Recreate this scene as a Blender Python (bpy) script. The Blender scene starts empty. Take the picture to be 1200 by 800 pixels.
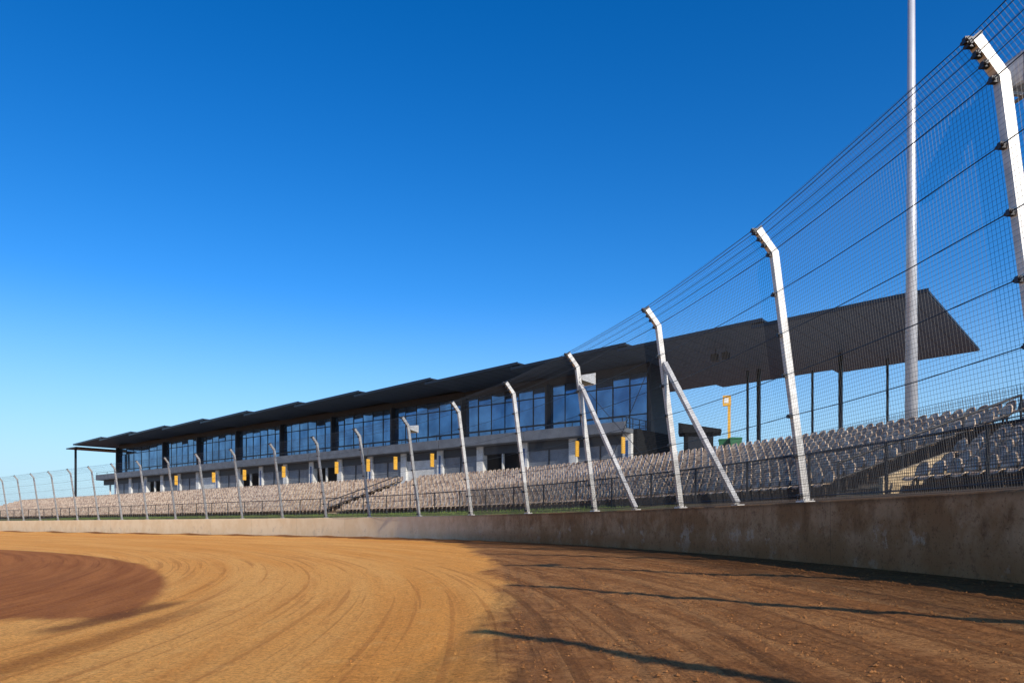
import bpy, bmesh, math, random
import numpy as np
from mathutils import Vector, Matrix, noise
random.seed(7)
C = bpy.context.scene.collection
R = math.radians
EYE = 0.69
F = 875.0

# ------------------------------------------------------------------ materials
def mat(name, c1, c2=None, scale=3.0, rough=.6, metal=0.0, bump=0.0, bscale=30.0, spec=.5, detail=5):
    m = bpy.data.materials.new(name); m.use_nodes = True
    nt = m.node_tree; N = nt.nodes; L = nt.links
    b = N['Principled BSDF']
    b.inputs['Roughness'].default_value = rough
    b.inputs['Metallic'].default_value = metal
    b.inputs['Specular IOR Level'].default_value = spec
    g = N.new('ShaderNodeNewGeometry')
    c2 = c2 or tuple(x * .75 for x in c1)
    n = N.new('ShaderNodeTexNoise'); n.inputs['Scale'].default_value = scale; n.inputs['Detail'].default_value = detail
    L.new(g.outputs['Position'], n.inputs['Vector'])
    r = N.new('ShaderNodeValToRGB')
    r.color_ramp.elements[0].position = .35; r.color_ramp.elements[1].position = .65
    r.color_ramp.elements[0].color = (*c2, 1); r.color_ramp.elements[1].color = (*c1, 1)
    L.new(n.outputs['Fac'], r.inputs['Fac']); L.new(r.outputs['Color'], b.inputs['Base Color'])
    if bump:
        n2 = N.new('ShaderNodeTexNoise'); n2.inputs['Scale'].default_value = bscale; n2.inputs['Detail'].default_value = 4
        L.new(g.outputs['Position'], n2.inputs['Vector'])
        bp = N.new('ShaderNodeBump'); bp.inputs['Strength'].default_value = bump; bp.inputs['Distance'].default_value = .02
        L.new(n2.outputs['Fac'], bp.inputs['Height']); L.new(bp.outputs['Normal'], b.inputs['Normal'])
    return m

M = {}
M['white'] = mat('white_galvanised', (.66, .65, .62), (.47, .46, .44), 5, .42, .25, .05, 60)
M['grey'] = mat('grey_galvanised', (.40, .40, .39), (.28, .28, .275), 5, .5, .3, .05, 60)  # duller grey copy of the post finish, for posts further along
M['steel'] = mat('dark_steel', (.05, .05, .055), (.03, .03, .033), 8, .45, .6)
M['wire'] = mat('fence_wire', (.035, .035, .038), (.022, .022, .025), 8, .5, .3)
M['black'] = mat('black_powder_coat', (.02, .02, .022), (.014, .014, .015), 8, .5)
M['matte'] = mat('matte_black', (.009, .010, .012), (.006, .007, .008), 8, .8, 0, 0, 30, .15)
M['seat'] = mat('seat_plastic', (.74, .57, .39), (.27, .165, .09), 3.6, .22, 0, 0, 30, .65)
M['bracket'] = mat('seat_bracket', (.07, .047, .03), None, 8, .5, .4)
M['concrete'] = mat('terrace_concrete', (.16, .100, .056), (.095, .06, .034), 2, .9, 0, .2, 30)
M['step'] = mat('aisle_step_concrete', (.58, .45, .28), (.44, .33, .19), 3, .85, 0, .1, 30)
M['concourse'] = mat('concourse_concrete', (.36, .34, .31), (.28, .26, .24), 2, .9)
M['roof'] = mat('roof_metal', (.024, .026, .031), (.016, .018, .022), 1.2, .42, .3)
M['soffit'] = mat('soffit_metal', (.050, .082, .130), (.046, .076, .121), .3, .55, 0)
M['batten'] = mat('soffit_seam', (.034, .056, .090), None, .5, .5, .1)
M['fascia'] = mat('fascia_metal', (.030, .034, .042), (.022, .025, .032), 2, .3, .5)
M['glass'] = mat('blue_glazing', (.19, .32, .50), (.10, .18, .31), .7, .05, .85)
M['frame'] = mat('window_frame', (.016, .018, .023), None, 4, .4, .3)
M['charcoal'] = mat('charcoal_cladding', (.027, .031, .039), (.02, .023, .029), 1.5, .55)
M['parapet'] = mat('parapet_panel', (.14, .155, .18), (.10, .112, .13), 1.3, .6)
M['pier'] = mat('pale_pier', (.66, .66, .64), (.52, .52, .50), 2, .7)
M['shutter'] = mat('roller_shutter', (.20, .22, .25), (.155, .17, .195), 2, .5, .2)
M['bluepaint'] = mat('blue_paint', (.03, .09, .25), None, 3, .4)
M['yellow'] = mat('orange_yellow_paint', (.74, .41, .05), (.64, .34, .035), 3, .5)
M['signwhite'] = mat('sign_white', (.8, .8, .77), (.74, .74, .7), 3, .5)
M['green'] = mat('green_plastic', (.02, .13, .05), (.015, .10, .038), 4, .5)
M['lamp'] = mat('lamp_housing', (.50, .50, .49), (.38, .38, .37), 10, .35, .2)
M['pole'] = mat('galvanised_mast', (.60, .61, .63), (.48, .49, .51), .8, .35, .3)
M['clod'] = mat('clay_clod', (.36, .16, .055), (.20, .082, .027), 6, .95, 0, .4, 60, .1)
M['crumb'] = mat('dry_clay_crumb', (.62, .28, .07), (.42, .165, .04), 9, .95, 0, .4, 60, .1)
M['grass'] = mat('grass_blade', (.13, .19, .035), (.09, .13, .025), 1.5, .8)
M['bank'] = mat('grass_bank_soil', (.10, .14, .035), (.15, .12, .045), .8, .95, 0, .5, 20, .2)
def bare_soil_near(m):          # the bank is worn to bare soil round the turn (y below about 22 m)
    nt = m.node_tree; b = nt.nodes['Principled BSDF']; src = b.inputs['Base Color'].links[0].from_socket
    g = nt.nodes.new('ShaderNodeNewGeometry'); s = nt.nodes.new('ShaderNodeSeparateXYZ'); nt.links.new(g.outputs['Position'], s.inputs[0])
    r = nt.nodes.new('ShaderNodeMapRange'); r.inputs['From Min'].default_value = 27; r.inputs['From Max'].default_value = 21
    nt.links.new(s.outputs[1], r.inputs['Value'])
    x = nt.nodes.new('ShaderNodeMix'); x.data_type = 'RGBA'; x.inputs[7].default_value = (.085, .055, .03, 1)
    nt.links.new(r.outputs[0], x.inputs['Factor']); nt.links.new(src, x.inputs[6]); nt.links.new(x.outputs[2], b.inputs['Base Color'])
bare_soil_near(M['bank'])

# ------------------------------------------------------------------ mesh builder
class MB:
    def __init__(s): s.v = []; s.f = []
    def hexa(s, p):          # 8 points: bottom ring 0-3, top ring 4-7
        n = len(s.v); s.v += [tuple(q) for q in p]
        for f in ((0,3,2,1),(4,5,6,7),(0,1,5,4),(1,2,6,5),(2,3,7,6),(3,0,4,7)): s.f.append(tuple(n+i for i in f))
        return s
    def box(s, x0, x1, y0, y1, z0, z1):
        return s.hexa([(x0,y0,z0),(x1,y0,z0),(x1,y1,z0),(x0,y1,z0),(x0,y0,z1),(x1,y0,z1),(x1,y1,z1),(x0,y1,z1)])
    def bar(s, a, b, w, h, up=(0,0,1)):
        a = Vector(a); b = Vector(b); d = (b-a).normalized(); u = Vector(up)
        sd = d.cross(u)
        if sd.length < 1e-4: sd = d.cross(Vector((0,1,0)))
        sd.normalize(); u = sd.cross(d).normalized()
        sd = sd*w/2; u = u*h/2
        return s.hexa([a-sd-u, a+sd-u, a+sd+u, a-sd+u, b-sd-u, b+sd-u, b+sd+u, b-sd+u])
    def tube(s, pts, r, n=8, caps=True):
        pts = [Vector(p) for p in pts]; rr = r if isinstance(r, (list, tuple)) else [r]*len(pts)
        base = len(s.v)
        for i, p in enumerate(pts):
            d = (pts[min(i+1, len(pts)-1)] - pts[max(i-1, 0)]).normalized()
            ref = Vector((0,0,1)) if abs(d.z) < .9 else Vector((1,0,0))
            a = d.cross(ref).normalized(); b = d.cross(a)
            for k in range(n):
                t = 2*math.pi*k/n
                s.v.append(tuple(p + (a*math.cos(t)+b*math.sin(t))*rr[i]))
        for i in range(len(pts)-1):
            for k in range(n):
                k2 = (k+1) % n
                s.f.append((base+i*n+k, base+i*n+k2, base+(i+1)*n+k2, base+(i+1)*n+k))
        if caps and n > 2:
            s.f.append(tuple(base+k for k in range(n))[::-1]); s.f.append(tuple(base+(len(pts)-1)*n+k for k in range(n)))
        return s
    def plate(s, fn, nu, nv, off):     # fn(a,b) a in -1..1, b in 0..1
        o = Vector(off); base = len(s.v); m = (nu+1)*(nv+1)
        P = [Vector(fn(-1+2*i/nu, j/nv)) for j in range(nv+1) for i in range(nu+1)]
        s.v += [tuple(p) for p in P] + [tuple(p+o) for p in P]
        idx = lambda i, j: base + j*(nu+1)+i
        for j in range(nv):
            for i in range(nu):
                q = (idx(i,j), idx(i+1,j), idx(i+1,j+1), idx(i,j+1))
                s.f.append(q); s.f.append(tuple(k+m for k in q[::-1]))
        ring = [idx(i,0) for i in range(nu+1)] + [idx(nu,j) for j in range(1,nv+1)] + [idx(i,nv) for i in range(nu-1,-1,-1)] + [idx(0,j) for j in range(nv-1,0,-1)]
        for a, b in zip(ring, ring[1:]+ring[:1]): s.f.append((b, a, a+m, b+m))
        return s
    def add(s, other, mtx):
        n = len(s.v); s.v += [tuple(mtx @ Vector(p)) for p in other.v]
        s.f += [tuple(i+n for i in f) for f in other.f]; return s
    def mesh(s, name, m, smooth=False, fix=True):
        me = bpy.data.meshes.new(name); me.from_pydata(s.v, [], s.f)
        if fix:
            bm = bmesh.new(); bm.from_mesh(me); bmesh.ops.recalc_face_normals(bm, faces=bm.faces); bm.to_mesh(me); bm.free()
        if smooth: me.polygons.foreach_set('use_smooth', [True]*len(me.polygons))
        me.materials.append(m); me.update(); return me
    def build(s, name, m, parent=None, smooth=False, fix=True):
        o = bpy.data.objects.new(name, s.mesh(name, m, smooth, fix)); C.objects.link(o)
        if parent: o.parent = parent
        return o

def tag(o, label=None, cat=None, group=None, kind=None):
    if label: o['label'] = label
    if cat: o['category'] = cat
    if group: o['group'] = group
    if kind: o['kind'] = kind
    return o
def empty(name, loc, rz, label, cat, group=None):
    o = bpy.data.objects.new(name, None); C.objects.link(o); o.empty_display_size = .3
    o.location = loc; o.rotation_euler = (0, 0, rz); return tag(o, label, cat, group)
def link_mesh(name, me, parent):
    o = bpy.data.objects.new(name, me); C.objects.link(o); o.parent = parent; return o
ONES = ['', 'first','second','third','fourth','fifth','sixth','seventh','eighth','ninth','tenth','eleventh','twelfth','thirteenth','fourteenth','fifteenth','sixteenth','seventeenth','eighteenth','nineteenth']
TENS = {2:('twenty','twentieth'),3:('thirty','thirtieth'),4:('forty','fortieth'),5:('fifty','fiftieth'),6:('sixty','sixtieth'),7:('seventy','seventieth')}
def ordw(n):
    if n < 20: return ONES[n]
    a, b = divmod(n, 10)
    return TENS[a][1] if b == 0 else TENS[a][0]+'-'+ONES[b]

# ------------------------------------------------------------------ wall line of the speedway
W0 = Vector((-23.7, 57.7)); E = Vector((.769, -.639)).normalized(); A = Vector((-E.y, E.x))
ctrl = [(-10,-42),(-4.5,-33),(-.3,-23),(2.2,-18),(3.95,-12.9),(5.28,-7.6),(6.02,-2.3),(6.28,3.1),(6.12,8.46),(5.56,13.9),(4.34,18.9),(2.7,24),(.66,28.9),(-1.8,33.5),(-4.8,38.2),(-8,42.8),(-11.7,46.8),(-15.6,50.6),(-19.7,54.3),(-23.7,57.7)]
ctrl = [Vector(p) for p in ctrl]
for k in range(1, 50): ctrl.append(W0 - E*5.2*k)
pts = []
for i in range(1, len(ctrl)-2):
    p0, p1, p2, p3 = ctrl[i-1:i+3]
    for j in range(20):
        t = j/20
        pts.append(.5*((2*p1)+(p2-p0)*t+(2*p0-5*p1+4*p2-p3)*t*t+(3*p1-p0-3*p2+p3)*t**3))
P = np.array([tuple(p) for p in pts])
ker = np.exp(-.5*(np.arange(-45,46)/18.0)**2); ker /= ker.sum()
Q = np.stack([np.convolve(np.pad(P[:,k], 45, mode='reflect', reflect_type='odd'), ker, mode='valid') for k in range(2)], 1)
seg = np.r_[0, np.cumsum(np.linalg.norm(np.diff(Q, axis=0), axis=1))]
us = np.arange(0, seg[-1], .25)
Q = np.stack([np.interp(us, seg, Q[:,k]) for k in range(2)], 1)
Tn = np.gradient(Q, axis=0); Tn /= np.linalg.norm(Tn, axis=1)[:,None]
u0 = us[np.argmin(((Q-np.array((6.1,8.46)))**2).sum(1))]
us = us - u0
def frame(u):
    p = Vector((np.interp(u, us, Q[:,0]), np.interp(u, us, Q[:,1])))
    t = Vector((np.interp(u, us, Tn[:,0]), np.interp(u, us, Tn[:,1]))).normalized()
    return p, t, Vector((-t.y, t.x))
def loc(u, off, z):
    p, t, inw = frame(u); q = p - inw*off
    return Vector((q.x, q.y, z))
def u_of(pt): return float(us[np.argmin(((Q-np.array(pt))**2).sum(1))])
def u_bearing(off, px):
    best = None
    for u in np.arange(-2, 150, .1):
        q = loc(u, off, 0)
        if q.y > 1:
            e = abs(600+F*q.x/q.y-px)
            if best is None or e < best[0]: best = (e, u)
    return best[1]
def ud(X, Y):          # arrays
    U = np.empty_like(X); D = np.empty_like(X)
    for a in range(0, len(X), 4000):
        x = X[a:a+4000]; y = Y[a:a+4000]
        k = np.argmin((x[:,None]-Q[None,:,0])**2 + (y[:,None]-Q[None,:,1])**2, axis=1)
        dx = x-Q[k,0]; dy = y-Q[k,1]
        U[a:a+4000] = us[k] + dx*Tn[k,0]+dy*Tn[k,1]
        D[a:a+4000] = -dx*Tn[k,1]+dy*Tn[k,0]
    return U, D
def bank(d):
    d = np.clip(d, 0, None)
    return -.75*(1-np.exp(-d/8.5))

# ------------------------------------------------------------------ ground
def axis(lo, hi, step, far, grow=1.12):
    a = list(np.arange(lo, hi+1e-6, step)); s = step; x = a[-1]
    while x < far: s *= grow; x += s; a.append(x)
    s = step; x = a[0]; b = []
    while x > -far: s *= grow; x -= s; b.append(x)
    return np.array(b[::-1]+a)
gx = axis(-8, 6.6, .065, 3000); gy = axis(2.6, 15, .065, 3000)
XX, YY = np.meshgrid(gx, gy); X = XX.ravel(); Y = YY.ravel()
U, D = ud(X, Y); Z = bank(D)
near = (X > -14) & (X < 7) & (Y > 1) & (Y < 26) & (D > .1)
for i in np.nonzero(near)[0]:
    damp = 1.0 if D[i] < 6.7-.0055*Y[i]**2 else .45
    Z[i] += .009*damp*noise.noise((X[i]*2.6, Y[i]*2.6, 0)) + .012*damp*noise.noise((X[i]*6.5, Y[i]*6.5, 3)) + .020*noise.noise((U[i]*.12, D[i]*2.8, 8)) + .011*damp*noise.noise((X[i]*14, Y[i]*14, 5))
nx, ny = len(gx), len(gy)
ii = np.arange(nx*ny).reshape(ny, nx)
faces = np.stack([ii[:-1,:-1], ii[:-1,1:], ii[1:,1:], ii[1:,:-1]], -1).reshape(-1,4)
me = bpy.data.meshes.new('ground'); me.from_pydata(np.stack([X,Y,Z],1).tolist(), [], faces.tolist())
me.polygons.foreach_set('use_smooth', [True]*len(me.polygons))
for nm, arr in (('wall_u', U), ('wall_d', D)):
    at = me.attributes.new(nm, 'FLOAT', 'POINT'); at.data.foreach_set('value', arr.astype(np.float32))
ground = bpy.data.objects.new('ground', me); C.objects.link(ground)
tag(ground, 'orange clay speedway track with tyre lines curving past the concrete wall', 'ground', kind='structure')

def ground_mat():
    m = bpy.data.materials.new('clay_track'); m.use_nodes = True
    nt = m.node_tree; N = nt.nodes; L = nt.links; b = N['Principled BSDF']
    b.inputs['Roughness'].default_value = .95; b.inputs['Specular IOR Level'].default_value = .12
    def math_(op, a, c=None, clamp=False):
        n = N.new('ShaderNodeMath'); n.operation = op; n.use_clamp = clamp
        for k, v in ((0, a), (1, c)):
            if v is None: continue
            if hasattr(v, 'is_linked'): L.new(v, n.inputs[k])
            else: n.inputs[k].default_value = v
        return n.outputs[0]
    def attr(nm):
        n = N.new('ShaderNodeAttribute'); n.attribute_name = nm; return n.outputs['Fac']
    def noise_(vec, sc, det=5, ro=.55, dist=0):
        n = N.new('ShaderNodeTexNoise'); n.inputs['Scale'].default_value = sc; n.inputs['Detail'].default_value = det; n.inputs['Roughness'].default_value = ro
        n.inputs['Distortion'].default_value = dist
        L.new(vec, n.inputs['Vector']); return n.outputs['Fac']
    def sstep(v, lo, hi):
        n = N.new('ShaderNodeMapRange'); n.interpolation_type = 'SMOOTHSTEP'
        L.new(v, n.inputs['Value']); n.inputs['From Min'].default_value = lo; n.inputs['From Max'].default_value = hi
        return n.outputs[0]
    def mix(f, a, c, mode='MIX'):
        n = N.new('ShaderNodeMix'); n.data_type = 'RGBA'; n.blend_type = mode
        if hasattr(f, 'is_linked'): L.new(f, n.inputs['Factor'])
        else: n.inputs['Factor'].default_value = f
        for k, v in ((6, a), (7, c)):
            if hasattr(v, 'is_linked'): L.new(v, n.inputs[k])
            else: n.inputs[k].default_value = (*v, 1)
        return n.outputs[2]
    geo = N.new('ShaderNodeNewGeometry'); pos = geo.outputs['Position']
    sx = N.new('ShaderNodeSeparateXYZ'); L.new(pos, sx.inputs[0]); px, py = sx.outputs[0], sx.outputs[1]
    u = attr('wall_u'); d = attr('wall_d')
    def uv(a, c):
        n = N.new('ShaderNodeCombineXYZ'); L.new(math_('MULTIPLY', u, a), n.inputs[0]); L.new(math_('MULTIPLY', d, c), n.inputs[1]); return n.outputs[0]
    st1 = noise_(uv(.04, .8), 1.0, 4, .55, .3); st2 = noise_(uv(.12, 2.4), 1.0, 5, .6, .35); st3 = noise_(uv(1.3, 7.0), 1.0, 7, .75, .6)
    grv = noise_(uv(.07, 7.5), 1.0, 5, .62, .25)
    big = noise_(pos, .35, 4); med = noise_(pos, 2.2, 7, .7); fin = noise_(pos, 24, 8, .85); lump = noise_(pos, 9, 7, .8)
    wob = math_('MULTIPLY', math_('SUBTRACT', big, .5), 1.4); wob2 = math_('MULTIPLY', math_('SUBTRACT', med, .5), .9)
    dw = math_('ADD', d, math_('ADD', wob, wob2))
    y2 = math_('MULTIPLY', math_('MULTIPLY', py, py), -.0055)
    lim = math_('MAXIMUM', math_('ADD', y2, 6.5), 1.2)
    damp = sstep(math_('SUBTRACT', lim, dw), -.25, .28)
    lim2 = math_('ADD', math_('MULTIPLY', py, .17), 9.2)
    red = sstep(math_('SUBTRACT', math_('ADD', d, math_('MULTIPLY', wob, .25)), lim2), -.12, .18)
    red = math_('MULTIPLY', red, sstep(math_('ADD', py, math_('ADD', wob2, math_('MULTIPLY', px, .12))), 8.8, 9.5))
    base = mix(sstep(st1, .33, .67), (.86, .375, .082), (.93, .465, .128))
    base = mix(math_('MULTIPLY', sstep(st2, .48, .7), .45), base, (.68, .27, .058))
    base = mix(math_('MULTIPLY', sstep(grv, .55, .62), .55), base, (.54, .205, .047))
    base = mix(math_('MULTIPLY', sstep(st3, .54, .63), .35), base, (.54, .205, .047))
    base = mix(math_('MULTIPLY', sstep(lump, .55, .62), .4), base, (.54, .21, .05))
    base = mix(math_('MULTIPLY', sstep(med, .52, .72), .4), base, (.94, .54, .18))
    redc = mix(sstep(st2, .35, .65), (.30, .092, .026), (.46, .16, .046))
    redc = mix(math_('MULTIPLY', sstep(grv, .54, .66), .5), redc, (.22, .07, .02))
    redc = mix(math_('MULTIPLY', sstep(lump, .54, .66), .45), redc, (.20, .064, .019))
    damp_shade = mix(sstep(med, .38, .64), (.32, .128, .042), (.52, .232, .080))
    damp_shade = mix(math_('MULTIPLY', sstep(st1, .42, .62), .5), damp_shade, (.36, .145, .049))
    damp_shade = mix(math_('MULTIPLY', sstep(st2, .46, .60), .6), damp_shade, (.64, .31, .11))
    damp_shade = mix(math_('MULTIPLY', sstep(grv, .53, .60), .65), damp_shade, (.20, .08, .027))
    damp_shade = mix(math_('MULTIPLY', sstep(st3, .53, .62), .45), damp_shade, (.19, .075, .026))
    damp_shade = mix(math_('MULTIPLY', sstep(lump, .52, .60), .5), damp_shade, (.17, .067, .023))
    damp_shade = mix(math_('MULTIPLY', sstep(dw, 2.0, .7), .7), damp_shade, (.11, .042, .015))  # wall's shadow painted in as a darker strip at its foot
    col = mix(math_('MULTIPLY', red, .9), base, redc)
    col = mix(math_('MULTIPLY', damp, .93), col, damp_shade)
    # cast-shadow streaks painted into the clay colour on the left
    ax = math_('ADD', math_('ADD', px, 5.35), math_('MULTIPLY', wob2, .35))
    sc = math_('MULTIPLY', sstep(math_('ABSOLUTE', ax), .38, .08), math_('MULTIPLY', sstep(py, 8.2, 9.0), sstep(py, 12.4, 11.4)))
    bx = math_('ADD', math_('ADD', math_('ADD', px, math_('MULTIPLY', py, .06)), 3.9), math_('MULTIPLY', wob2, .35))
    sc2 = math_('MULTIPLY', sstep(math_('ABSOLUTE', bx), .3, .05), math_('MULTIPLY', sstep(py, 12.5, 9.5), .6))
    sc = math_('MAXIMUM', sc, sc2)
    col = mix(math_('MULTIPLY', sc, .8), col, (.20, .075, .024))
    grain = sstep(fin, .38, .58)
    col = mix(.85, col, mix(grain, (.54, .49, .45), (1.0, 1.0, 1.0)), 'MULTIPLY')
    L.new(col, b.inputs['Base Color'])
    vor = N.new('ShaderNodeTexVoronoi'); vor.inputs['Scale'].default_value = 19; L.new(pos, vor.inputs['Vector'])
    vor2 = N.new('ShaderNodeTexVoronoi'); vor2.inputs['Scale'].default_value = 47; L.new(pos, vor2.inputs['Vector'])
    h = math_('ADD', math_('MULTIPLY', fin, 1.0), math_('MULTIPLY', st2, .6))
    h = math_('ADD', h, math_('MULTIPLY', math_('SUBTRACT', 1.0, vor.outputs['Distance']), math_('ADD', math_('MULTIPLY', damp, .15), .08)))
    h = math_('ADD', h, math_('MULTIPLY', math_('SUBTRACT', 1.0, vor2.outputs['Distance']), .2))
    h = math_('ADD', h, math_('MULTIPLY', med, .4))
    h = math_('ADD', h, math_('MULTIPLY', grv, math_('ADD', math_('MULTIPLY', damp, .7), .8)))
    h = math_('ADD', h, math_('MULTIPLY', st3, .5))
    h = math_('ADD', h, math_('MULTIPLY', lump, math_('ADD', math_('MULTIPLY', damp, .6), .4)))
    bp = N.new('ShaderNodeBump'); bp.inputs['Strength'].default_value = .78; bp.inputs['Distance'].default_value = .042
    L.new(h, bp.inputs['Height']); L.new(bp.outputs['Normal'], b.inputs['Normal'])
    return m
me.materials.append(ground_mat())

# loose clods and crumbs
rng = np.random.default_rng(3)
def scatter(name, label, m, n, x0, x1, keep, rmin, rmax):
    cl = MB(); cx = rng.uniform(x0, x1, n); cy = 2.8+14*rng.random(n)**1.6
    CU, CD = ud(cx, cy); CZ = bank(CD)
    for x, y, d, z in zip(cx, cy, CD, CZ):
        if d < .15 or not keep(d, y): continue
        r = rmin+rmax*random.random()**4
        k0 = len(cl.v); a0 = random.random()*6
        ring = [(x+r*(.8+.5*random.random())*math.cos(a0+k*1.2566), y+r*(.8+.5*random.random())*math.sin(a0+k*1.2566), z-.004+r*.15*random.random()) for k in range(5)]
        cl.v += ring + [(x+r*.3*random.uniform(-1,1), y, z+r*(.45+.35*random.random()))]
        cl.f += [(k0+k, k0+(k+1) % 5, k0+5) for k in range(5)]
    tag(cl.build(name, m, fix=False), label, 'dirt clods', kind='stuff')
scatter('dirt_clods', 'loose clods of damp brown clay scattered on the right of the track', M['clod'], 12000, -1.5, 5.8, lambda d, y: d < 6.3-.0055*y*y, .004, .018)
scatter('dirt_crumbs', 'small dry orange crumbs of clay scattered on the middle of the track', M['crumb'], 5000, -6, 2.5, lambda d, y: 6.6-.0055*y*y < d < 9.5+.17*y, .003, .009)

# ------------------------------------------------------------------ sweep along the wall line
def sweep(profile, u_a, u_b, step, closed=True):
    mb = MB(); n = len(profile); uu = list(np.arange(u_a, u_b, step))+[u_b]
    for u in uu:
        for off, z in profile: mb.v.append(tuple(loc(u, off, z)))
    for i in range(len(uu)-1):
        for k in range(n if closed else n-1):
            k2 = (k+1) % n
            mb.f.append((i*n+k, i*n+k2, (i+1)*n+k2, (i+1)*n+k))
    if closed: mb.f.append(tuple(range(n))); mb.f.append(tuple((len(uu)-1)*n+k for k in range(n))[::-1])
    return mb, [u for u in uu for _ in profile]

def wall_mat():
    m = bpy.data.materials.new('track_wall_concrete'); m.use_nodes = True
    nt = m.node_tree; N = nt.nodes; L = nt.links; b = N['Principled BSDF']
    b.inputs['Roughness'].default_value = .9; b.inputs['Specular IOR Level'].default_value = .2
    g = N.new('ShaderNodeNewGeometry'); at = N.new('ShaderNodeAttribute'); at.attribute_name = 'wall_u'
    s = N.new('ShaderNodeSeparateXYZ'); L.new(g.outputs['Position'], s.inputs[0])
    def nz(sc, det=6, vec=None, ro=.6):
        n = N.new('ShaderNodeTexNoise'); n.inputs['Scale'].default_value = sc; n.inputs['Detail'].default_value = det; n.inputs['Roughness'].default_value = ro
        L.new(vec or g.outputs['Position'], n.inputs['Vector']); return n.outputs['Fac']
    def mr(v, a, c, t0=0, t1=1):
        n = N.new('ShaderNodeMapRange'); n.interpolation_type = 'SMOOTHSTEP'; L.new(v, n.inputs['Value'])
        n.inputs['From Min'].default_value = a; n.inputs['From Max'].default_value = c; n.inputs['To Min'].default_value = t0; n.inputs['To Max'].default_value = t1; return n.outputs[0]
    def mth(op, a, c):
        n = N.new('ShaderNodeMath'); n.operation = op
        for k, v in ((0,a),(1,c)):
            if hasattr(v, 'is_linked'): L.new(v, n.inputs[k])
            else: n.inputs[k].default_value = v
        return n.outputs[0]
    def mix(f, a, c):
        n = N.new('ShaderNodeMix'); n.data_type = 'RGBA'; L.new(f, n.inputs['Factor'])
        for k, v in ((6,a),(7,c)):
            if hasattr(v, 'is_linked'): L.new(v, n.inputs[k])
            else: n.inputs[k].default_value = (*v,1)
        return n.outputs[2]
    cv = N.new('ShaderNodeCombineXYZ'); L.new(mth('MULTIPLY', at.outputs['Fac'], 2.2), cv.inputs[0]); L.new(mth('MULTIPLY', s.outputs[2], .6), cv.inputs[2])
    drip = nz(1.6, 7, cv.outputs[0], .68); blot = nz(.9, 6, None, .65); fine = nz(22, 6, None, .75); rough_ = nz(6, 7, None, .75)
    dirt_shade = mr(at.outputs['Fac'], 34, 19, .06, 1.0)        # more stain on the turn, plus its shade and the straight's sunlight painted in
    clean_lit = mix(mr(blot, .38, .62), (.80, .60, .36), (.86, .68, .44))  # unstained tone, lightened to paint in sunlight on the straight
    stained = mix(mr(blot, .40, .60), (.30, .155, .062), (.46, .275, .135))  # stain tone, darkened to paint in shade on the turn
    c = mix(dirt_shade, clean_lit, stained)
    c = mix(mth('MULTIPLY', mth('MULTIPLY', mr(drip, .49, .68), mr(s.outputs[2], .1, .9)), mth('MULTIPLY', dirt_shade, .55)), c, (.14, .068, .028))
    chip = mth('MULTIPLY', mr(nz(1.7, 8, None, .72), .57, .62), mr(s.outputs[2], .85, .35))
    c = mix(mth('MULTIPLY', chip, .55), c, (.58, .45, .31))
    mud = mth('ADD', mr(s.outputs[2], .75, .02), mth('MULTIPLY', mth('SUBTRACT', blot, .5), 1.2))
    c = mix(mth('MULTIPLY', mth('MULTIPLY', mr(mud, .25, .95), .65), dirt_shade), c, (.29, .115, .036))
    c = mix(mth('MULTIPLY', mth('MULTIPLY', mr(rough_, .54, .62), .5), dirt_shade), c, (.15, .072, .03))
    c = mix(mth('MULTIPLY', mth('MULTIPLY', mr(s.outputs[2], .98, 1.09), .55), dirt_shade), c, (.10, .052, .024))
    spk = mr(fine, .56, .66)
    c = mix(mth('MULTIPLY', mth('MULTIPLY', spk, .8), dirt_shade), c, (.09, .044, .019))
    fr = mth('FRACT', mth('DIVIDE', mth('ADD', at.outputs['Fac'], 202.5), 6.0), 0)
    jt = mr(mth('ABSOLUTE', mth('SUBTRACT', fr, .5), 0), .0018, .0008)
    c = mix(mth('MULTIPLY', jt, .5), c, (.10, .06, .035))
    L.new(c, b.inputs['Base Color'])
    bp = N.new('ShaderNodeBump'); bp.inputs['Strength'].default_value = .5; bp.inputs['Distance'].default_value = .012
    L.new(mth('MULTIPLY', mth('ADD', fine, rough_), dirt_shade), bp.inputs['Height']); L.new(bp.outputs['Normal'], b.inputs['Normal'])
    return m
WT = 1.1
mb, uv_ = sweep([(0,-.9),(0,WT-.02),(.02,WT),(.24,WT),(.26,WT-.02),(.26,-.9)], -28, 230, .5)
wall = mb.build('track_wall', wall_mat())
at = wall.data.attributes.new('wall_u', 'FLOAT', 'POINT'); at.data.foreach_set('value', np.array(uv_, dtype=np.float32))
tag(wall, 'long low clay-stained concrete wall curving round the outside of the dirt track', 'wall')

# grass bank
bk = [(.27,.95),(1.2,1.14),(3.0,1.34),(4.9,1.40)]
mb, _ = sweep(bk+[(4.9,.2),(.27,.2)], -25, 228, 1.0)
tag(mb.build('grass_bank', M['bank']), 'narrow grass bank behind the concrete wall', 'bank', kind='structure')
gr = MB()
for _ in range(10000):
    u = random.uniform(20, 100); off = random.uniform(.4, 4.7); z = np.interp(off, [b[0] for b in bk], [b[1] for b in bk])
    p = loc(u, off, z); h = random.uniform(.05, .15); a = random.random()*6.28; w = .014
    n = len(gr.v); dx, dy = math.cos(a)*w, math.sin(a)*w
    gr.v += [(p.x-dx, p.y-dy, p.z-.01), (p.x+dx, p.y+dy, p.z-.01), (p.x+random.uniform(-.05,.05), p.y+random.uniform(-.05,.05), p.z+h)]
    gr.f.append((n, n+1, n+2))
tag(gr.build('grass', M['grass'], fix=False), 'short grass growing on the bank behind the wall', 'grass', kind='stuff')

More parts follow.
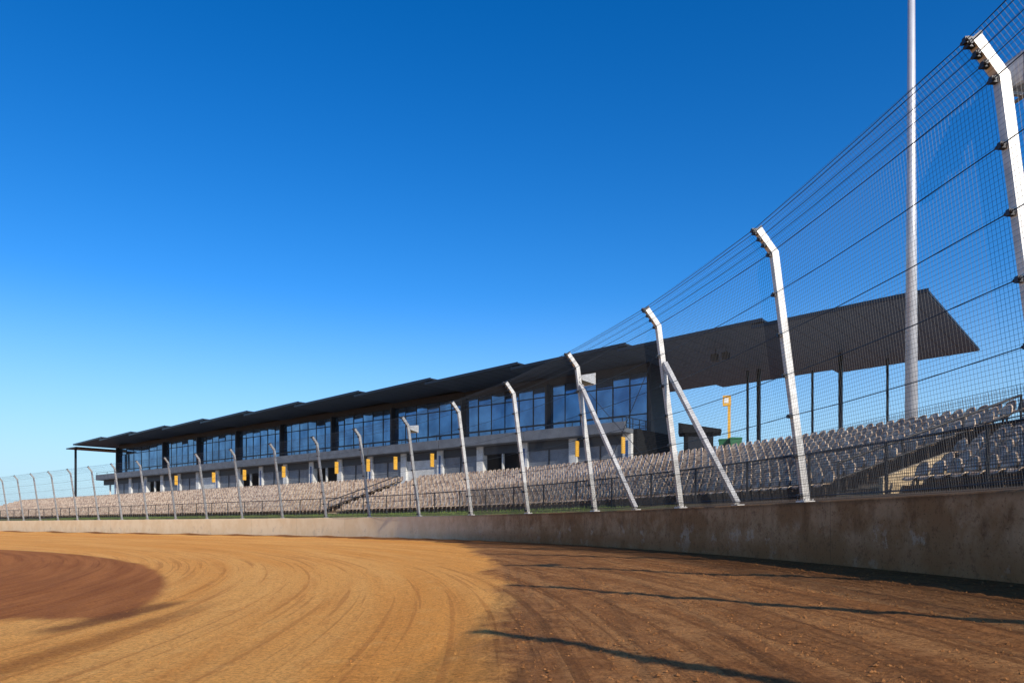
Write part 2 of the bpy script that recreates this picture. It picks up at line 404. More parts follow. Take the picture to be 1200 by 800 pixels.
# ------------------------------------------------------------------ catch fence
H1, L1, H2, L2 = 4.6, .635, 4.98, .95
pu = [u_of(p) for p in [(6.1,8.46),(5.55,13.9),(4.3,18.9),(2.7,24),(.66,28.9),(-1.8,33.5),(-4.8,38.2),(-8,42.8),(-11.7,46.8),(-15.6,50.6),(-19.7,54.3),(-23.7,57.7)]]
posts = {i: pu[i] for i in range(12)}
for k in range(1, 4): posts[-k] = pu[0]-5.4*k
for k in range(1, 15): posts[11+k] = pu[11]+5.05*k
def prof(h):      # along the post line: arclength -> (inward, z)
    ls = math.hypot(H1, L1)
    if h <= ls: f = h/ls; return L1*f, H1*f
    f = (h-ls)/math.hypot(H2-H1, L2-L1); return L1+(L2-L1)*f, H1+(H2-H1)*f
LS = math.hypot(H1, L1); LT = LS+math.hypot(H2-H1, L2-L1)
cable_h = [.12, .85, 1.6, 2.35, 3.1, 3.85, LS-.06, LS+.14, LS+.28, LS+.42, LT-.02]
sh = MB(); sh.bar((0,0,0), (L1,0,H1), .115, .13, (1,0,0))
am = MB(); am.bar((L1-.01,0,H1-.03), (L2,0,H2), .11, .125, (1,0,0))
bpt = MB(); bpt.box(-.11,.11,-.14,.14,0,.025)
for sx in (-.08,.08):
    for sy in (-.11,.11): bpt.tube([(sx,sy,.02),(sx,sy,.06)], .014, 6)
cap = MB(); cap.bar((L2,0,H2), (L2+.022,0,H2+.026), .13, .145, (1,0,0))
post_me = {}
for key in ('white', 'grey'):
    post_me[key] = (sh.mesh('shaft', M[key]), am.mesh('arm', M[key]), bpt.mesh('base_plate', M[key]), cap.mesh('end_cap', M['steel']))
clm = []
for h in cable_h:
    x, z = prof(h); c = MB(); c.box(x+.05, x+.14, -.03, .03, z-.035, z+.035); c.tube([(x+.12,-.06,z),(x+.12,.06,z)], .022, 6)
    clm.append(c.mesh('cable_clamp', M['steel']))
def fp(i, h, push=0.0):
    p, t, inw = frame(posts[i]); x, z = prof(h); q = p - inw*.13 + inw*(x+push)
    return Vector((q.x, q.y, WT+z))
for i in sorted(posts):
    p, t, inw = frame(posts[i]); q = p - inw*.13
    if i == 0: lb = 'white bent-top fence post nearest the camera, with a lamp behind its top'
    elif i in (2, 3): lb = '%s white fence post from the right edge, propped by a white diagonal brace' % ordw(i+1)
    elif i < 0: lb = '%s white fence post beyond the right edge, casting its shadow on the dirt' % ordw(-i)
    elif i <= 5: lb = '%s white bent-top fence post counting from the right edge, standing on the wall' % ordw(i+1)
    elif i <= 20: lb = '%s bent-top fence post counting from the right edge, a grey one far along the wall' % ordw(i+1)
    else: lb = '%s far grey fence post past the left edge along the wall' % ordw(i-20)
    o = empty('fence_post', (q.x, q.y, WT), math.atan2(inw.y, inw.x), lb, 'fence post', 'catch fence posts along the track wall')
    for nm, me_ in zip(('shaft', 'arm', 'base_plate', 'end_cap'), post_me['white' if i <= 5 else 'grey']): link_mesh(nm, me_, o)
    if i <= 8:
        for c in clm: link_mesh('cable_clamp', c, o)
    if i in (2, 3):
        zt = 3.65 if i == 2 else 4.0
        b = MB(); b.bar((L1*zt/H1-.02,.06,zt), (-.05,2.5,.06), .10, .12, (1,0,0)); b.box(-.14,.04,2.4,2.65,0,.03)
        b.build('brace', M['white'], o)
order = sorted(posts)
for a, b in zip(order, order[1:]):
    near_ = a <= 5
    dv = .062 if near_ else (.10 if a < 12 else .22); r = .0021 if near_ else .0026
    mb = MB(); span = (fp(b,0)-fp(a,0)).length; nv = int(span/dv)
    for k in range(1, nv):
        f = k/nv
        mb.tube([fp(a,h,.09).lerp(fp(b,h,.09), f) for h in (.02, LS, LT)], r, 3, False)
    nh = int(LT/dv)
    for k in range(nh+1):
        h = .02+(LT-.02)*k/nh; mb.tube([fp(a,h,.092), fp(b,h,.092)], r, 3, False)
    if a <= 4:       # extra dense wires low on the fence, added to widen the wall's shadow
        HD = 1.2; nv2 = int(span/.044)
        for k in range(1, nv2):
            f = k/nv2; mb.tube([fp(a,h,.07).lerp(fp(b,h,.07), f) for h in (.02, HD)], .0029, 3, False)
        for k in range(int(HD/.044)+1):
            h = .02+.044*k; mb.tube([fp(a,h,.072), fp(b,h,.072)], .0029, 3, False)
    if a >= 0 and b <= 20: lb = 'wire mesh panel between the %s and %s fence posts from the right' % (ordw(a+1), ordw(b+1))
    elif b == 0: lb = 'wire mesh panel at the right edge beside the nearest fence post'
    elif a < 0: lb = 'wire mesh panel out of frame on the right, %s past the edge' % ordw(-a-1+0 if -a-1 > 0 else 1)
    else: lb = '%s far wire mesh panel past the left edge of the fence' % ordw(a-19)
    tag(mb.build('mesh_panel', M['wire'], fix=False), lb, 'fence mesh', 'wire mesh panels of the catch fence')
nc = len(cable_h)
for k, h in enumerate(cable_h):
    ptsc = []
    for a, b in zip(order, order[1:]):
        A0, B0 = fp(a,h,.12), fp(b,h,.12)
        for f in (0, .33, .67):
            q = A0.lerp(B0, f); q.z -= .05*4*f*(1-f)*(.6 if k > 5 else 1); ptsc.append(q)
    ptsc.append(fp(order[-1],h,.12))
    lb = 'lowest steel cable of the catch fence, just above the wall' if k == 0 else ('topmost steel cable along the bent post tips' if k == nc-1 else '%s steel cable up the catch fence, strung from post to post' % ordw(k+1))
    tag(MB().tube(ptsc, .0075 if k < 7 else .0052, 5).build('fence_cable', M['steel'], fix=False), lb, 'cable', 'steel cables of the catch fence')
for (a, ha, b, hb, lb) in ((2,.3,3,4.2,'thin tie cable rising away from the foot of the third fence post'),(2,4.2,3,.3,'thin tie cable falling away from the top of the third fence post')):
    tag(MB().tube([fp(a,ha,.02), fp(b,hb,.02)], .009, 5).build('tie_cable', M['steel'], fix=False), lb, 'cable', 'crossed tie cables between posts')

# lamp and loudspeakers on the posts
def post_fitting(i, h, dz, sc_, kind, label, yaw):
    p = fp(i, h); pr, t, inw = frame(posts[i])
    o = empty('track_floodlight' if kind == 'lamp' else 'horn_loudspeaker', (p.x, p.y, p.z+dz), math.atan2(inw.y, inw.x)+yaw, label, 'lamp' if kind == 'lamp' else 'loudspeaker', None if kind == 'lamp' else 'loudspeakers on the fence posts')
    o.scale = (sc_,)*3
    if kind == 'lamp':
        b = MB(); b.hexa([(-.66,-.15,-.16),(-.20,-.24,-.24),(-.20,.24,-.24),(-.66,.15,-.16),(-.66,-.15,.14),(-.20,-.24,.22),(-.20,.24,.22),(-.66,.15,.14)])
        b.build('housing', M['lamp'], o)
        MB().box(-.197,-.16,-.26,.26,-.26,.24).build('rim', M['lamp'], o)
        MB().box(-.158,-.148,-.22,.22,-.22,.20).build('lens', M['signwhite'], o)
        fn = MB()
        for k in range(5): fn.box(-.70+.05*k,-.685+.05*k,-.18-.006*k,.18+.006*k,-.19,.17+.006*k)
        fn.build('cooling_fins', M['lamp'], o)
        b = MB(); b.bar((-.0,0,-.30),(-.42,0,-.30),.06,.05); b.bar((-.42,-.28,-.30),(-.42,.28,-.30),.06,.03); b.bar((-.42,.28,-.30),(-.42,.28,.03),.05,.025,(0,1,0)); b.bar((-.42,-.28,-.30),(-.42,-.28,.03),.05,.025,(0,1,0))
        b.build('bracket', M['lamp'], o)
    else:
        b = MB(); b.hexa([(-.10,-.08,-.07),(-.10,.08,-.07),(-.10,.08,.07),(-.10,-.08,.07),(-.52,-.27,-.17),(-.52,.27,-.17),(-.52,.27,.17),(-.52,-.27,.17)])
        b.build('horn', M['lamp'], o)
        MB().box(-.535,-.521,-.29,.29,-.19,.19).build('grille', M['signwhite'], o)
        MB().tube([(-.14,0,0),(.02,0,0)], .075, 10).build('driver', M['lamp'], o)
        MB().bar((-.05,0,-.16),(-.28,0,-.16),.05,.03).build('bracket', M['steel'], o)
post_fitting(0, 4.55, .12, .72, 'lamp', 'boxy pale floodlight fixed behind the top of the nearest fence post', .12)
post_fitting(3, 4.3, 0, 1, 'horn', 'white horn loudspeaker at the top of the fourth fence post from the right', .5)
post_fitting(6, 4.5, 0, 1, 'horn', 'small white horn loudspeaker on the seventh fence post from the right', .6)

# ------------------------------------------------------------------ seating terrace
NR = 11; RD = .73; O0 = 4.9; Z0 = 1.42; RZ = .245
pf = [(O0, .3)]
for k in range(NR):
    pf += [(O0+RD*k, Z0+RZ*k), (O0+RD*(k+1), Z0+RZ*k)]
ZC = 3.95
UL = pu[11]+84
pe = pf + [(O0+RD*NR, .3)]
mb, _ = sweep(pe, -14, UL, .7)
tag(mb.build('seating_terrace', M['concrete']), 'stepped concrete terrace carrying the rows of seats', 'terrace', kind='structure')
mb, _ = sweep([(O0+RD*NR+.002,.3),(O0+RD*NR+.002,ZC),(48,ZC),(48,-.3)], -14, UL, 2.0)
tag(mb.build('concourse', M['concourse']), 'flat concrete concourse behind the seats under the stand', 'concourse', kind='structure')

def seat_parts(nu, nv):
    bk_ = MB(); bk_.plate(lambda a, b: (-.04-.09*b+.045*a*a, .195*a*(1-.28*b**4), .43+.36*b-.05*a*a*b), nu, nv, (-.045,0,.014))
    pn = MB(); pn.plate(lambda a, b: (-.02+.38*b, .19*a*(1-.14*(1-b)), .43-.035*(1-a*a)-.06*max(0,(b-.72)/.28)**2), nu, nv, (0,0,-.02))
    br = MB(); br.box(-.05,.20,-.02,.02,.33,.385); br.box(.06,.11,-.025,.025,0,.35); br.box(.02,.16,-.06,.06,0,.012)
    return bk_, pn, br
bh, ph, rh = seat_parts(6, 5); bl, pl, rl = seat_parts(2, 2)
back_me = bh.mesh('backrest', M['seat'], True); pan_me = ph.mesh('seat', M['seat'], True); br_me = rh.mesh('bracket', M['bracket'])
ua0 = pu[1]+.98*(pu[2]-pu[1])
aisles = [ua0-14.2, ua0, u_bearing(8.5, 432)]
edges = [-13] + aisles + [UL-.3]
LAND = 3          # rows cut short beside the first aisle, where a raking side wall stands
seats = []
for k in range(NR):
    off = O0+RD*k+.46
    for j in range(len(edges)-1):
        a = edges[j]+(.85 if j > 0 else 0); b = edges[j+1]-(.85 if j < len(edges)-2 else 0)
        if j == 1 and k < LAND: b -= .95
        Lr = sum((loc(a+(b-a)*(q+1)/40, off, 0)-loc(a+(b-a)*q/40, off, 0)).length for q in range(40))
        n = max(1, int(Lr/.475))
        for q in range(n):
            u = a+(b-a)*(q+.5)/n
            pw = loc(u, off, Z0+RZ*k)
            seats.append((pw, frame(u)[2], k, j, q, n))
vis = [s for s in seats if s[0].y > 3 and -5 < 600+F*s[0].x/s[0].y < 1205]
vis.sort(key=lambda s: s[0].length)
ind = set(id(s) for s in vis[:300])
sm = MB(); sb = MB()
for s in seats:
    pw, inw, k, j, q, n = s; rz = math.atan2(inw.y, inw.x)
    if id(s) in ind:
        row = 'front' if k == 0 else ('back' if k == NR-1 else ordw(k+1))
        if j == 1: lb = 'pale plastic seat, %s row up, %s seat right of the sandy stair at right' % (row, ordw(n-q))
        elif j == 2: lb = 'pale plastic seat, %s row up, %s seat left of the sandy stair at right' % (row, ordw(q+1))
        else: lb = 'pale plastic seat, %s row up, %s seat left of the second stair from right' % (row, ordw(q+1))
        o = empty('stadium_seat', pw, rz+random.uniform(-.03,.03), lb, 'seat', 'rows of pale stadium seats')
        link_mesh('backrest', back_me, o); link_mesh('seat', pan_me, o); link_mesh('bracket', br_me, o)
    else:
        mt = Matrix.Translation(pw) @ Matrix.Rotation(rz, 4, 'Z'); sm.add(bl, mt); sm.add(pl, mt); sm.add(rl, mt)
tag(sm.build('distant_seats', M['seat'], fix=False), 'remaining pale stadium seats in rows further along the terrace', 'seats', kind='stuff')

for n_, ua in enumerate(aisles):
    nm = ('out of frame on the right', 'at the far right of the photo', 'left of the centre of the photo')[n_]
    st = MB()
    p, t, inw = frame(ua)
    def L3(off, lat, z):
        q = p - inw*off + t*lat; return Vector((q.x, q.y, z))
    W_ = .72
    for k in range(NR+1):
        lo = -1.2 if (n_ == 1 and k < LAND) else -W_
        o1 = O0+RD*k-.003; o0 = o1-.34; zb = (Z0+RZ*(k-1) if k else 1.3)+.003; zt = Z0+RZ*k-RZ/2
        st.hexa([L3(o0,lo,zb),L3(o1,lo,zb),L3(o1,W_,zb),L3(o0,W_,zb),L3(o0,lo,zt+.02),L3(o1,lo,zt+.02),L3(o1,W_,zt+.02),L3(o0,W_,zt+.02)])
        if k < NR:
            z2 = Z0+RZ*k+.004
            st.hexa([L3(o1+.01,lo,z2-.003),L3(o1+.37,lo,z2-.003),L3(o1+.37,W_,z2-.003),L3(o1+.01,W_,z2-.003),L3(o1+.01,lo,z2+.012),L3(o1+.37,lo,z2+.012),L3(o1+.37,W_,z2+.012),L3(o1+.01,W_,z2+.012)])
    s_ = st.build('aisle_stair', M['step'])
    tag(s_, 'sandy concrete aisle stair between seat blocks, %s' % nm, 'stairs', 'aisle stairs through the seats')
    if n_ == 1:
        zs = lambda o: Z0+(o-O0)/RD*RZ
        oa, ob = O0+.1, O0+RD*LAND
        MB().hexa([L3(oa,-1.36,1.3),L3(ob,-1.36,1.8),L3(ob,-1.22,1.8),L3(oa,-1.22,1.3),L3(oa,-1.36,zs(oa)+.42),L3(ob,-1.36,zs(ob)+.42),L3(ob,-1.22,zs(ob)+.42),L3(oa,-1.22,zs(oa)+.42)]).build('side_wall', M['step'], s_)
    h = empty('aisle_handrail', L3(O0,0,Z0), 0, 'black handrail up the aisle stair, %s' % nm, 'handrail', 'black aisle handrails')
    org = L3(O0,0,Z0); pts_ = []
    for k in (0, 3, 6, 9):
        a = L3(O0+RD*k+.5,.78,Z0+RZ*k)-org; b = a+Vector((0,0,1.0)); pts_.append(b)
        MB().tube([a, b], .035, 8).build('post', M['black'], h)
    MB().tube(pts_, .04, 8).build('rail', M['black'], h)
    MB().tube([q-Vector((0,0,.45)) for q in pts_], .03, 8).build('rail', M['black'], h)

# low black fence in front of the seats
sf = empty('spectator_fence', loc(20, 3.5, 1.34), 0, 'low black mesh fence between the grass bank and the front row of seats', 'fence')
org = loc(20, 3.5, 1.34)
fu = list(np.arange(-8, 128, 2.6))
tops = []
for k, u in enumerate(fu):
    a = loc(u, 3.5, 1.34)-org; b = a+Vector((0,0,1.18)); tops.append(b)
    MB().tube([a-Vector((0,0,.1)), b], .035, 8).build('post', M['black'], sf)
MB().tube(tops, .030, 6).build('top_rail', M['black'], sf)
MB().tube([q-Vector((0,0,1.1)) for q in tops], .022, 6).build('bottom_rail', M['black'], sf)
for k in range(len(fu)-1):
    mb = MB(); a, b = tops[k], tops[k+1]; nn = 44 if k < 16 else 16
    for q in range(1, nn):
        c = a.lerp(b, q/nn); mb.tube([c, c-Vector((0,0,1.1))], .005, 3, False)
    for q in range(1, 18 if k < 16 else 6):
        z = Vector((0,0,1.1*q/(18 if k < 16 else 6))); mb.tube([a-z, b-z], .005, 3, False)
    mb.build('mesh_infill', M['black'], sf, fix=False)

# ------------------------------------------------------------------ grandstand (local x along the stand, y away from the track)
gs = empty('grandstand', (W0.x, W0.y, 0), math.atan2(E.y, E.x), 'long black-roofed grandstand with stepped roof, blue glazing and lower concourse', 'grandstand')
def SW(s, t, z): q = W0+E*s+A*t; return Vector((q.x, q.y, z))
def s_bearing(t, px):
    r = (px-600)/F; dt = t+29.2
    return 55.1 + dt*(.769*r-.639)/(.769+.639*r)
B = 10.24; SR = 46.2; TF, TB = 18.3, 37.0; NB = 12
for i in range(NB):
    s1 = SR-B*i+(.7 if i else 0); s0 = SR-B*(i+1)+.01
    zl, zr = 13.64, 14.0; th = .14
    rp = MB(); rp.hexa([(s0,TF,zl-th),(s1,TF,zr-th),(s1,TB,zr-th),(s0,TB,zl-th),(s0,TF,zl),(s1,TF,zr),(s1,TB,zr),(s0,TB,zl)])
    o = rp.build('roof_panel', M['roof'], gs)
    fb = MB(); fb.hexa([(s0,TF-.06,zl-th-.06),(s1+.05,TF-.06,zr-th-.06),(s1+.05,TF-.003,zr-th-.06),(s0,TF-.003,zl-th-.06),(s0,TF-.06,zl+.03),(s1+.05,TF-.06,zr+.03),(s1+.05,TF-.003,zr+.03),(s0,TF-.003,zl+.03)])
    f = fb.build('fascia', M['fascia'], o)
    s1s = s1-.06 if i == 0 else s1-.75
    zr2 = zl+(zr-zl)*(s1s-s0)/(s1-s0)
    sl = MB(); sl.hexa([(s0+.02,TF+.12,zl-th-.05),(s1s,TF+.12,zr2-th-.05),(s1s,TB-.1,zr2-th-.05),(s0+.02,TB-.1,zl-th-.05),(s0+.02,TF+.12,zl-th-.003),(s1s,TF+.12,zr2-th-.003),(s1s,TB-.1,zr2-th-.003),(s0+.02,TB-.1,zl-th-.003)])
    sl.build('soffit', M['soffit'], o)
    bt = MB(); ns = 10
    for q in range(1, ns):
        x = s0+(s1-s0)*q/ns
        if x > s1s-.1: continue
        z = zl+(zr-zl)*q/ns-th-.052
        bt.box(x-.03, x+.03, TF+.2, TB-.2, z-.008, z)
    bt.build('soffit_battens', M['batten'], o)
# end canopy on the left
MB().box(-80.8, SR-B*NB-.05, TF+.4, TB-.3, 13.1, 13.28).build('end_canopy', M['roof'], gs)
for s, t in ((-79.0, TF+1.2), (-79.0, TB-2)):
    MB().box(s-.14,s+.14,t-.14,t+.14,ZC,13.1).build('column', M['frame'], gs)
# columns of the open end
for px, t in ((889,31),(876,31),(985,29.5),(952,34.5),(1040,33.5)):
    s = s_bearing(t, px); w = .13 if px in (985,889) else .08
    MB().box(s-w,s+w,t-w,t+w,ZC,13.46).build('column', M['frame'], gs)
SE, SL = 25.4, -72.5
TG, TL, TP = 23.6, 21.0, 20.0
TE = 26.6
# upper glazing
bay = [SR-B*i for i in range(2, 12)]; bay[0] = SE; bay[-1] = SL+.2
for a, b in zip(bay, bay[1:]):
    s1, s0 = a-.12, b+.12
    fr = MB(); n = 6
    for q in range(n+1):
        x = s0+(s1-s0)*q/n; fr.box(max(s0,x-.04), min(s1,x+.04), TG-.04, TG+.05, 8.1, 12.95)
    for q in range(n):
        x0 = s0+(s1-s0)*q/n+.041; x1 = s0+(s1-s0)*(q+1)/n-.041
        for z in (8.1, 9.5, 11.9, 12.85): fr.box(x0, x1, TG-.035, TG+.05, z, z+.09)
    w = fr.build('window', M['frame'], gs)
    pn = MB()
    for q in range(n):
        x0 = s0+(s1-s0)*q/n+.042; x1 = s0+(s1-s0)*(q+1)/n-.042
        for z0, z1 in ((8.192,9.498),(9.592,11.898),(11.992,12.848)):
            e = random.uniform(-.016,.016); k = random.uniform(-.012,.012)
            m_ = len(pn.v); pn.v += [(x0,TG-e-k,z0),(x1,TG+e-k,z0),(x1,TG+e+k,z1),(x0,TG-e+k,z1)]; pn.f.append((m_,m_+1,m_+2,m_+3))
    pn.build('pane', M['glass'], w, fix=False)
    MB().box(s0-.10, s1+.10, TG-.04, TG+.3, 12.955, 13.55).build('bulkhead', M['charcoal'], gs)
    MB().box(b-.11, b+.11, TG-.5, TG+.2, 8.1, 12.95).build('fin', M['charcoal'], gs)
    # parapet panel + handrail
    MB().box(b+.04, a-.04, TP, TP+.14, 7.75, 8.55).build('parapet', M['parapet'], gs)
    rl_ = MB(); rl_.bar((b+.05,TP+.07,8.88),(a-.05,TP+.07,8.88),.05,.05)
    for q in range(5):
        x = b+.3+(a-b-.6)*q/4; rl_.box(x-.025,x+.025,TP+.05,TP+.09,8.553,8.85)
    rl_.build('balcony_rail', M['frame'], gs)
MB().box(SL, SE, TP+.145, TG+.4, 7.72, 8.05).build('balcony_slab', M['parapet'], gs)
# backing behind the lower level
MB().box(SL, SE, 24.0, 24.3, ZC, 7.7).build('concourse_wall', M['charcoal'], gs)
MB().box(SE+.003, SE+.25, TG-.1, TE, 8.053, 13.55).build('end_wall', M['charcoal'], gs)
MB().box(SE+.003, SE+.35, TP+1.2, TE, ZC, 8.05).build('end_wall', M['matte'], gs)
eb = MB(); eb.bar((SE-.05,TP+.1,8.88),(SE-.05,TG-.2,8.88),.05,.05); eb.bar((SE-.05,TP+.1,8.45),(SE-.05,TG-.2,8.45),.04,.04)
for q in range(4): eb.box(SE-.075,SE-.025,TP+.2+q*1.0,TP+.25+q*1.0,8.053,8.86)
eb.build('balcony_rail', M['frame'], gs)
MB().box(SL-.35, SL-.003, TG-.3, TE, ZC, 13.2).build('end_wall', M['charcoal'], gs)
MB().box(SL, SE, TE-.3, TE, ZC, 13.3).build('back_wall', M['charcoal'], gs)
# lower level
hb = B/2; s = SE-.4; k = 0
while s-hb > SL:
    p_ = MB().box(s-.38, s+.38, TL-.1, TL+.5, ZC, 7.7).build('pier', M['pier'], gs)
    if k % 2 == 0: MB().box(s-.12, s+.12, TL-.118, TL-.103, ZC+1.2, 7.2).build('blue_stripe', M['bluepaint'], p_)
    s0, s1 = s-hb+.39, s-.39
    typ = ('shutter','shutter','open','shutter','panel','shutter','shutter','open')[k % 8]
    if typ == 'shutter':
        sh_ = MB(); z = ZC
        while z < 6.9: sh_.box(s0, s1, TL+.15+(.0), TL+.22, z, z+.13); sh_.box(s0, s1, TL+.17, TL+.21, z+.13, z+.16); z += .16
        sh_.build('roller_shutter', M['shutter'], gs)
        MB().box((s0+s1)/2-.05, (s0+s1)/2+.05, TL+.08, TL+.145, ZC, 6.94).build('shutter_guide', M['frame'], gs)
    elif typ == 'panel':
        MB().box(s0, s1, TL+.15, TL+.25, ZC, 6.9).build('wall_panel', M['pier'], gs)
    else:
        MB().box(s0, s1, TL+.05, TL+.35, ZC, ZC+1.15).build('counter', M['pier'], gs)
        MB().box((s0+s1)/2-.06, (s0+s1)/2+.06, TL+.06, TL+.3, ZC+1.153, 6.947).build('mullion', M['pier'], gs)
    MB().box(s0, s1, TL+.05, TL+.45, 6.95, 7.7).build('bulkhead', M['charcoal'], gs)
    s -= hb; k += 1

# small black kiosk under the open end of the roof
u = u_bearing(17.0, 818); q = loc(u, 17.0, ZC); ang = math.atan2(-q.x, q.y)
o = empty('kiosk', q, ang, 'small black angular kiosk behind the seats at the end of the building', 'kiosk')
MB().box(-.85,.85,-.8,.8,0,2.1).build('body', M['matte'], o)
MB().hexa([(-1.15,-1.1,2.103),(1.3,-1.1,2.103),(1.3,.95,2.103),(-1.15,.95,2.103),(-1.15,-1.1,2.7),(1.3,-1.1,2.26),(1.3,.95,2.26),(-1.15,.95,2.7)]).build('roof', M['matte'], o)
MB().box(-.6,.6,-.83,-.803,1.0,1.9).build('hatch', M['frame'], o)
MB().box(-.7,.7,-1.0,-.804,.92,.97).build('counter', M['frame'], o)

# loudspeakers hung below the roof
for n_, px in enumerate((838, 851)):
    t = 22.5; s = s_bearing(t, px); q = SW(s, t, 13.3)
    o = empty('roof_speaker', q, math.atan2(E.y, E.x), 'black box loudspeaker hung under the roof, %s of the two' % ('left' if n_ == 0 else 'right'), 'loudspeaker', 'box loudspeakers under the roof')
    MB().hexa([(-.24,-.22,-.65),(.24,-.22,-.65),(.2,.2,-.65),(-.2,.2,-.65),(-.24,-.28,-.15),(.24,-.28,-.15),(.2,.2,-.15),(-.2,.2,-.15)]).build('cabinet', M['black'], o)
    MB().hexa([(-.2,-.24,-.60),(.2,-.24,-.60),(.2,-.23,-.60),(-.2,-.23,-.60),(-.2,-.295,-.2),(.2,-.295,-.2),(.2,-.285,-.2),(-.2,-.285,-.2)]).build('grille', M['black'], o)
    MB().tube([(0,0,-.15),(0,0,.3)], .03, 8).build('hanger', M['black'], o)

# projecting yellow signs on the lower level
for n_, px in enumerate((730, 676, 506, 463, 431, 394, 332, 286, 250, 206)):
    s = s_bearing(TP-.3, px); q = SW(s, TP-.02, 7.3)
    o = empty('blade_sign', q, math.atan2(E.y, E.x), 'projecting orange-yellow sign on the stand lower level, %s from the right' % ordw(n_+1), 'sign', 'orange-yellow signs along the concourse')
    MB().box(-.05,.05,-.48,-.06,-1.25,.0).build('board', M['yellow'], o)
    MB().box(-.02,.02,-.059,.06,-.12,-.06).build('bracket', M['frame'], o)
    MB().box(-.02,.02,-.059,.06,-1.15,-1.09).build('bracket', M['frame'], o)

# free-standing wayfinding sign
u = u_bearing(14.4, 852); q = loc(u, 14.4, ZC); ang = math.atan2(-q.x, q.y)
o = empty('wayfinding_sign', q, ang, 'tall orange-yellow wayfinding sign with a small white square behind the seats', 'sign')
MB().box(.03,.18,-.05,.05,0,2.95).build('mast', M['yellow'], o)
MB().box(-.22,.20,-.07,.07,2.952,3.5).build('board', M['yellow'], o)
MB().box(-.14,.08,-.082,-.072,3.1,3.36).build('pictogram_panel', M['signwhite'], o)

# green wheelie bins
for n_, px in enumerate((850, 861)):
    u = u_bearing(13.5, px); q = loc(u, 13.5, ZC)
    o = empty('wheelie_bin', q, math.atan2(-q.x, q.y)+.2*n_, '%s of the two green wheelie bins behind the back row of seats' % ('left' if n_ == 0 else 'right'), 'bin', 'green bins on the concourse')
    MB().hexa([(-.22,-.24,.08),(.22,-.24,.08),(.22,.24,.08),(-.22,.24,.08),(-.29,-.33,1.0),(.29,-.33,1.0),(.29,.33,1.0),(-.29,.33,1.0)]).build('body', M['green'], o)
    MB().hexa([(-.31,-.36,1.003),(.31,-.36,1.003),(.31,.36,1.003),(-.31,.36,1.003),(-.27,-.30,1.08),(.27,-.30,1.08),(.27,.34,1.1),(-.27,.34,1.1)]).build('lid', M['green'], o)
    for sx in (-.25,.25): MB().tube([(sx-.03,.25,.1),(sx+.03,.25,.1)], .1, 14).build('wheel', M['black'], o)

# floodlight mast
Ym = 35.0; Xm = 468/F*Ym
o = empty('floodlight_mast', (Xm, Ym, ZC), 0, 'tall tapering grey floodlight mast rising past the end of the grandstand roof', 'mast')
MB().tube([(0,0,.05),(0,0,12),(0,0,13),(0,0,33)], [.29,.215,.20,.10], 20).build('pole', M['pole'], o, True)
b = MB(); b.tube([(0,0,0),(0,0,.05)], .55, 20)
for k in range(8): b.tube([(.46*math.cos(k*.785),.46*math.sin(k*.785),.05),(.46*math.cos(k*.785),.46*math.sin(k*.785),.14)], .03, 6)
b.build('base_flange', M['pole'], o)
MB().box(-1.6,1.6,-.08,.08,32.2,32.4).build('crossarm', M['pole'], o)
for x in (-1.4,-.7,0,.7,1.4):
    MB().hexa([(x-.28,-.5,31.7),(x+.28,-.5,31.7),(x+.2,-.1,31.9),(x-.2,-.1,31.9),(x-.28,-.4,32.2),(x+.28,-.4,32.2),(x+.2,-.1,32.2),(x-.2,-.1,32.2)]).build('floodlight', M['lamp'], o)

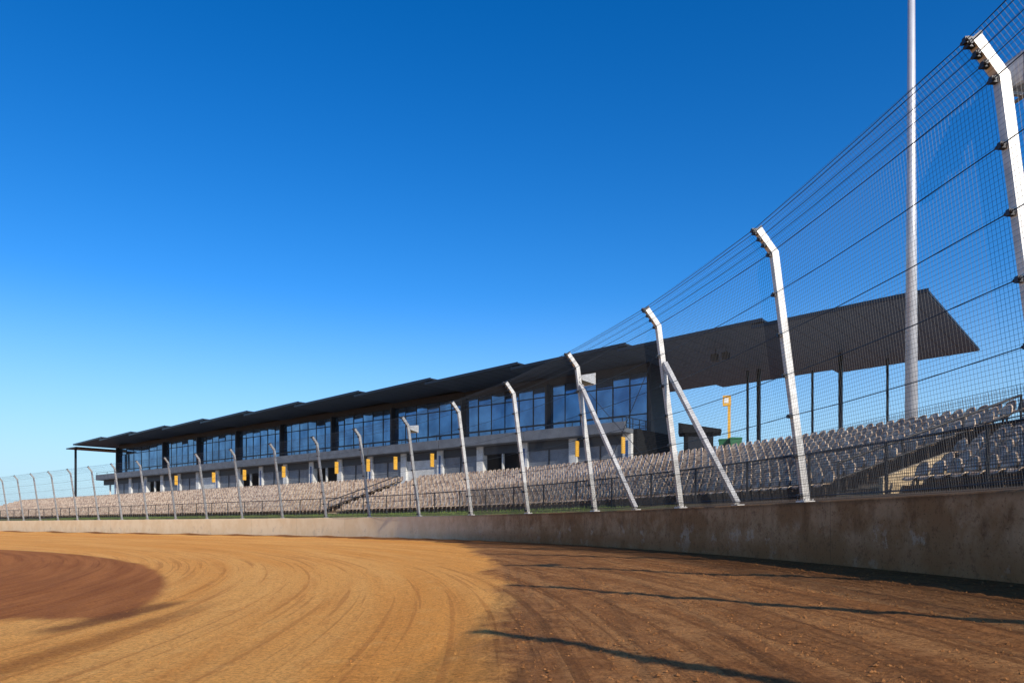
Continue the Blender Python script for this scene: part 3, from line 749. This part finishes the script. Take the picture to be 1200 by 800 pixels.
# ------------------------------------------------------------------ light, sky, camera
SUN_EL = 30.0; sd = Vector((.475, -.88)).normalized()
az = math.atan2(sd.x, sd.y)
sun = bpy.data.lights.new('sun', 'SUN'); sun.energy = 5.0; sun.angle = R(.5); sun.color = (1.0, .91, .78)
so = bpy.data.objects.new('sun', sun); C.objects.link(so)
dirv = Vector((sd.x*math.cos(R(SUN_EL)), sd.y*math.cos(R(SUN_EL)), math.sin(R(SUN_EL))))
so.rotation_euler = dirv.to_track_quat('Z', 'Y').to_euler(); so.location = dirv*60
w = bpy.data.worlds.new('World'); bpy.context.scene.world = w; w.use_nodes = True
nt = w.node_tree; bg = nt.nodes['Background']
sky = nt.nodes.new('ShaderNodeTexSky'); sky.sky_type = 'NISHITA'; sky.sun_disc = False
sky.sun_elevation = R(SUN_EL); sky.sun_rotation = az; sky.air_density = 1.0; sky.dust_density = .6; sky.ozone_density = 3.5; sky.altitude = 100
hs = nt.nodes.new('ShaderNodeHueSaturation'); hs.inputs['Saturation'].default_value = 1.38; hs.inputs['Hue'].default_value = .504; hs.inputs['Value'].default_value = .175
gm = nt.nodes.new('ShaderNodeGamma'); gm.inputs['Gamma'].default_value = 1.12
# pale haze low over the horizon
tc = nt.nodes.new('ShaderNodeTexCoord'); sp = nt.nodes.new('ShaderNodeSeparateXYZ'); nt.links.new(tc.outputs['Generated'], sp.inputs[0])
mp = nt.nodes.new('ShaderNodeMapRange'); mp.interpolation_type = 'SMOOTHSTEP'
mp.inputs['From Min'].default_value = .30; mp.inputs['From Max'].default_value = -.02; mp.inputs['To Max'].default_value = .9
nt.links.new(sp.outputs[2], mp.inputs['Value'])
mx = nt.nodes.new('ShaderNodeMix'); mx.data_type = 'RGBA'; mx.inputs[7].default_value = (.43, .66, .87, 1)
vm = nt.nodes.new('ShaderNodeVectorMath'); vm.operation = 'SCALE'; vm.inputs['Scale'].default_value = 8.0
nt.links.new(sky.outputs[0], hs.inputs['Color']); nt.links.new(hs.outputs[0], gm.inputs['Color'])
nt.links.new(gm.outputs[0], mx.inputs[6]); nt.links.new(mp.outputs[0], mx.inputs['Factor'])
nt.links.new(mx.outputs[2], vm.inputs[0]); nt.links.new(vm.outputs[0], bg.inputs['Color'])
bg.inputs['Strength'].default_value = .125
cam = bpy.data.cameras.new('camera'); co = bpy.data.objects.new('camera', cam); C.objects.link(co)
co.location = (0, 0, EYE); co.rotation_euler = (R(90), 0, 0)
cam.lens = 36*F/1200; cam.sensor_width = 36; cam.shift_y = 214/1200; cam.clip_start = .05; cam.clip_end = 6000
sc = bpy.context.scene; sc.camera = co
sc.view_settings.view_transform = 'Standard'; sc.view_settings.look = 'None'; sc.view_settings.exposure = 0
